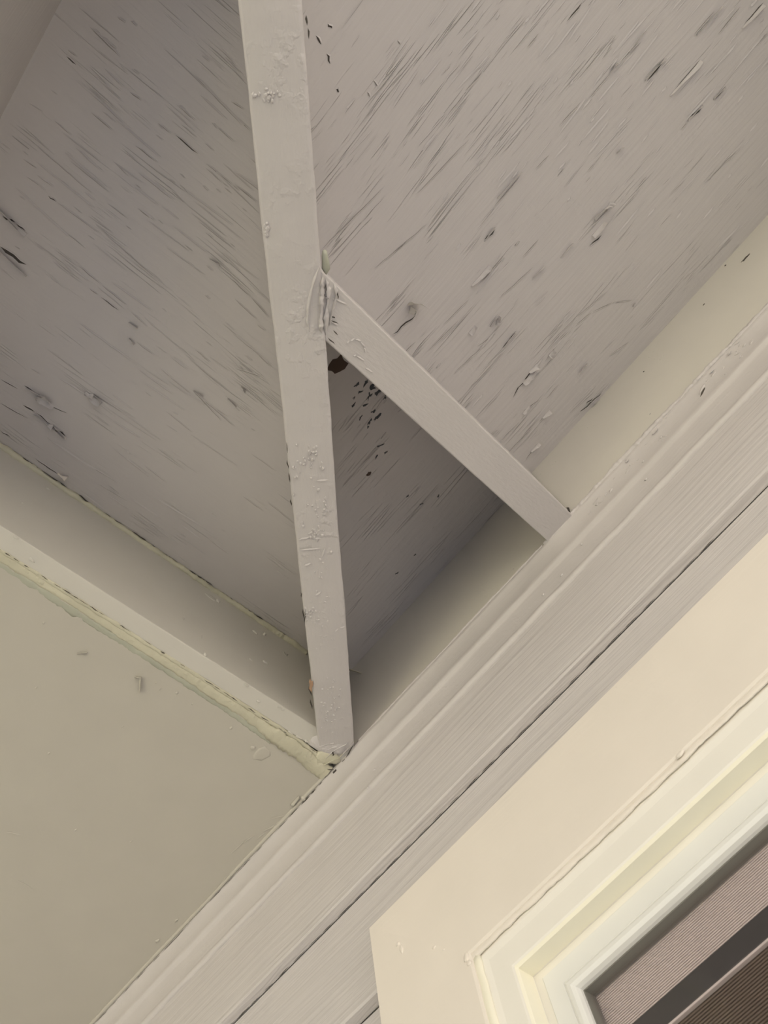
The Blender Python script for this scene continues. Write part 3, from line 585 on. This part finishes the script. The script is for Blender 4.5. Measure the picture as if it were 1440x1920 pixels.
# ---------------------------------------------------------------- marks on the beam board
BN = NRM['B']
for i, (x, y, rx, ry, h, dish) in enumerate([(396, 1121, 14, 5, .0018, .4), (535, 1226, 7, 5, .0024, 1.2), (408, 1127, 5, 4, .003, 0), (497, 1242, 6, 2.5, .0022, 0), (384, 1228, 4, 3, .003, 0), (478, 1186, 6, 3, .002, 0), (495, 1190, 3, 4, .004, 0), (344, 1160, 2, 5, .0008, 0), (42, 943, 2, 2, .001, 0), (90, 917, 3, 2, .0012, 0), (378, 1195, 2, 8, .0006, 0), (470, 1237, 3, 2, .0012, 0)]):
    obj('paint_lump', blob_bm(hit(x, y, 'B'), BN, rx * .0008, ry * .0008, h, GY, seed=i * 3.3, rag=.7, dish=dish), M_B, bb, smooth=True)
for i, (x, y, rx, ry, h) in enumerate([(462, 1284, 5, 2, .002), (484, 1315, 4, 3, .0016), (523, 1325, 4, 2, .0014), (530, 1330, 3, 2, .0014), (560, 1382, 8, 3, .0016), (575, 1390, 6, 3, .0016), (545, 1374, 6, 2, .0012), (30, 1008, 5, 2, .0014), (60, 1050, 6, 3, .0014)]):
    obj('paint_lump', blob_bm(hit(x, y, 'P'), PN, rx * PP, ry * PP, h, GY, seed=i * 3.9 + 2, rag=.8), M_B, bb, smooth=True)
gr = bmesh.new()
for i in range(46):
    y0 = -.12 + .665 * i / 46 + r2.uniform(-.004, .004)
    if r2.random() < .25: continue
    crack_bm(gr, (-.5462 - .006 * max(0, (y0 - .2)) / .35, y0, 1.0), (-.5462 - .006 * max(0, (y0 - .19)) / .35, y0 + r2.uniform(.008, .018), 1.0), PN, r2.uniform(.8, 2.2) * PP, seed=i, off=.0022, jag=.8)
obj('joint_crack', gr, M_DK, bb, kind='stuff', label='broken dark crack between board and caulk')
gu = bmesh.new()
for i, (y0, y1, wd) in enumerate([(-.10, -.05, 2.5), (-.05, .0, 2), (.01, .05, 3.4), (.06, .10, 2), (.11, .16, 3.0), (.17, .20, 1.8), (.21, .27, 3.0), (.28, .32, 2), (.33, .38, 3.2), (.40, .44, 2.6)]):
    p = Vector((a + .0065, y0, ZT - SL * .0065)); q = Vector((a + .0065, y1, ZT - SL * .0065))
    crack_bm(gu, p, q, NRM['L'], wd * PX, seed=i + 31, off=.0009)
obj('joint_crack', gu, M_DK, sheetL, kind='stuff', label='dark crack between plywood and caulk bead')
# ---------------------------------------------------------------- marks on frieze, moulding and siding
obj('caulk_bead', bead([(-.036, b - .0065, 1.0025), (.1, b - .0065, 1.0025), (.3, b - .0065, 1.0025), (XE, b - .0065, 1.0025)], .0034, n=620, seed=71, side=GY, sag=Vector((0, 0, -1)), lump=.42), M_T, tr2, smooth=True, label='bumpy caulk bead right of the jack rafter')
obj('caulk_bead', bead([(-.50, b - .006, 1.003), (-.3, b - .0062, 1.003), (-.10, b - .006, 1.003)], .0022, n=260, seed=72, side=GY, sag=Vector((0, 0, -1)), lump=.35), M_T, tr2, smooth=True)
obj('caulk_lump', blob_bm(Vector((-.066, b - .0068, 1.0)), Vector((0, -.6, -1)).normalized(), .034, .0055, .0034, GX, 7, .6), M_T, tr2, smooth=True, label='caulk smeared under the foot of the jack rafter')
wm = bmesh.new()
for i in range(170):
    x = r2.uniform(-.03, .42); z = r2.uniform(.965, .999)
    if noise.noise(Vector((x * 9, 3, 0))) < r2.uniform(-.3, .3): continue
    merge(wm, blob_bm(Vector((x, b - .0030 if z < .991 else b - .006, z)), Vector((0, -1, 0)), r2.uniform(.0012, .0042), r2.uniform(.0008, .002), r2.uniform(.0004, .0011), (GX + Vector((0, 0, r2.uniform(-1, 1)))).normalized(), seed=i, rag=.7))
obj('paint_lumps', wm, M_T, tr2, smooth=True, kind='stuff', label='small paint lumps below the caulk bead')
WN = NRM['W']; WP = .00062
def wmark(par, x, y, rx, ry, h, mat, nm='paint_lump', off=0, lab=None, rag=.6, g=GX):
    q = hit(x, y, 'W') + Vector((0, off, 0)); q *= 1.0
    obj(nm, blob_bm(q, WN, rx * WP, ry * WP, h, g, seed=x * .13, rag=rag), mat, par, smooth=True, label=lab)
wmark(tr1, 1398, 484, 12, 3.5, .0008, M_DK, 'paint_chip', 0, 'dark chip near the plywood', 1.2)
wmark(tr1, 1360, 498, 2.5, 2, .0008, M_DK, 'paint_chip'); wmark(tr1, 1320, 571, 3, 1.5, .0008, M_DK, 'paint_chip'); wmark(tr1, 1207, 697, 2, 2, .0008, M_DK, 'paint_chip'); wmark(tr1, 1219, 776, 2, 1.5, .0006, M_T, 'paint_lump')
for i in range(24):
    cx_, cy_ = r2.choice([(1238, 662), (1232, 668), (1000, 908), (1012, 896), (1030, 878), (1100, 805)])
    wmark(tr1, cx_ + r2.gauss(0, 8), cy_ + r2.gauss(0, 6), 1.5, 1, .0006, M_F)
wmark(tr2, 1321, 738, 11, 2.2, .0012, M_DK, 'paint_chip', -.0034, 'dark chip in the moulding', .6, (GX + Vector((0, 0, .6))).normalized())
wmark(tr2, 1320, 733, 13, 2.4, .0022, M_T, 'paint_lump', -.0034, g=(GX + Vector((0, 0, .6))).normalized())
for x, y, r in ((905, 1152, 5), (962, 1068, 4), (1020, 1042, 3), (1052, 1078, 4), (1090, 1020, 3), (1125, 1018, 3), (1210, 898, 4), (1380, 702, 3), (706, 1446, 4), (948, 1347, 6), (694, 1480, 3), (1018, 1114, 4)):
    wmark(tr2 if y < 1300 and x < 1300 else wall, x, y, r, r * .7, .0014, M_T, 'paint_lump', .001 if y < 1300 else -.004)
bn = bmesh.new(); crack_bm(bn, hit(1066, 955, 'W') + Vector((0, -.004, 0)), hit(1075, 964, 'W') + Vector((0, -.004, 0)), WN, .0035, seed=3, off=.001)
obj('gap_marks', bn, M_DK, j1, label='black notch at the foot of the jack rafter')
# yellow sliver of caulk standing out behind the valley rafter
obj('caulk_sliver', bead([hit(652, 1258, 'W') + Vector((0, -.012, 0)), hit(664, 1261, 'W') + Vector((0, -.010, 0)), hit(678, 1262, 'W')], [.0045, .003, .0012], n=20, seed=3, side=Vector((0, 0, 1)), sag=Vector((0, -1, 0)), lump=.3), M_C, tr1, smooth=True, label='pale caulk sliver sticking out beside the valley rafter')
# siding lap: thin dark joint line
lp = bmesh.new()
for i in range(60):
    x = -1.2 + 1.75 * i / 60
    if x > .0 and r2.random() < .5: continue
    crack_bm(lp, (x, b + .0022, .9005 - EXPO + .0014), (x + r2.uniform(.02, .034), b + .0022, .9005 - EXPO + .0014), Vector((0, -.7, -.7)).normalized(), r2.uniform(.0004, .0009), seed=i, off=.0004)
obj('joint_crack', lp, M_DK, wall, kind='stuff', label='thin dark crack under the first siding board')
# casing details
for x, y, rx, ry, h in ((746, 1770, 5, 4, .0012), (753, 1780, 4, 9, .001), (814, 1776, 5, 3, .001), (832, 1780, 3, 2, .0006), (875, 1795, 6, 8, .0016), (880, 1806, 5, 5, .0014), (1275, 1415, 9, 4, .0016)):
    q = ray(x, y); q = q * (YC / q.y)
    obj('paint_lump', blob_bm(q, WN, rx * .00055, ry * .00055, h, GX, seed=x * .11, rag=.4), M_CW, win, smooth=True)
print('objects', len(bpy.data.objects))
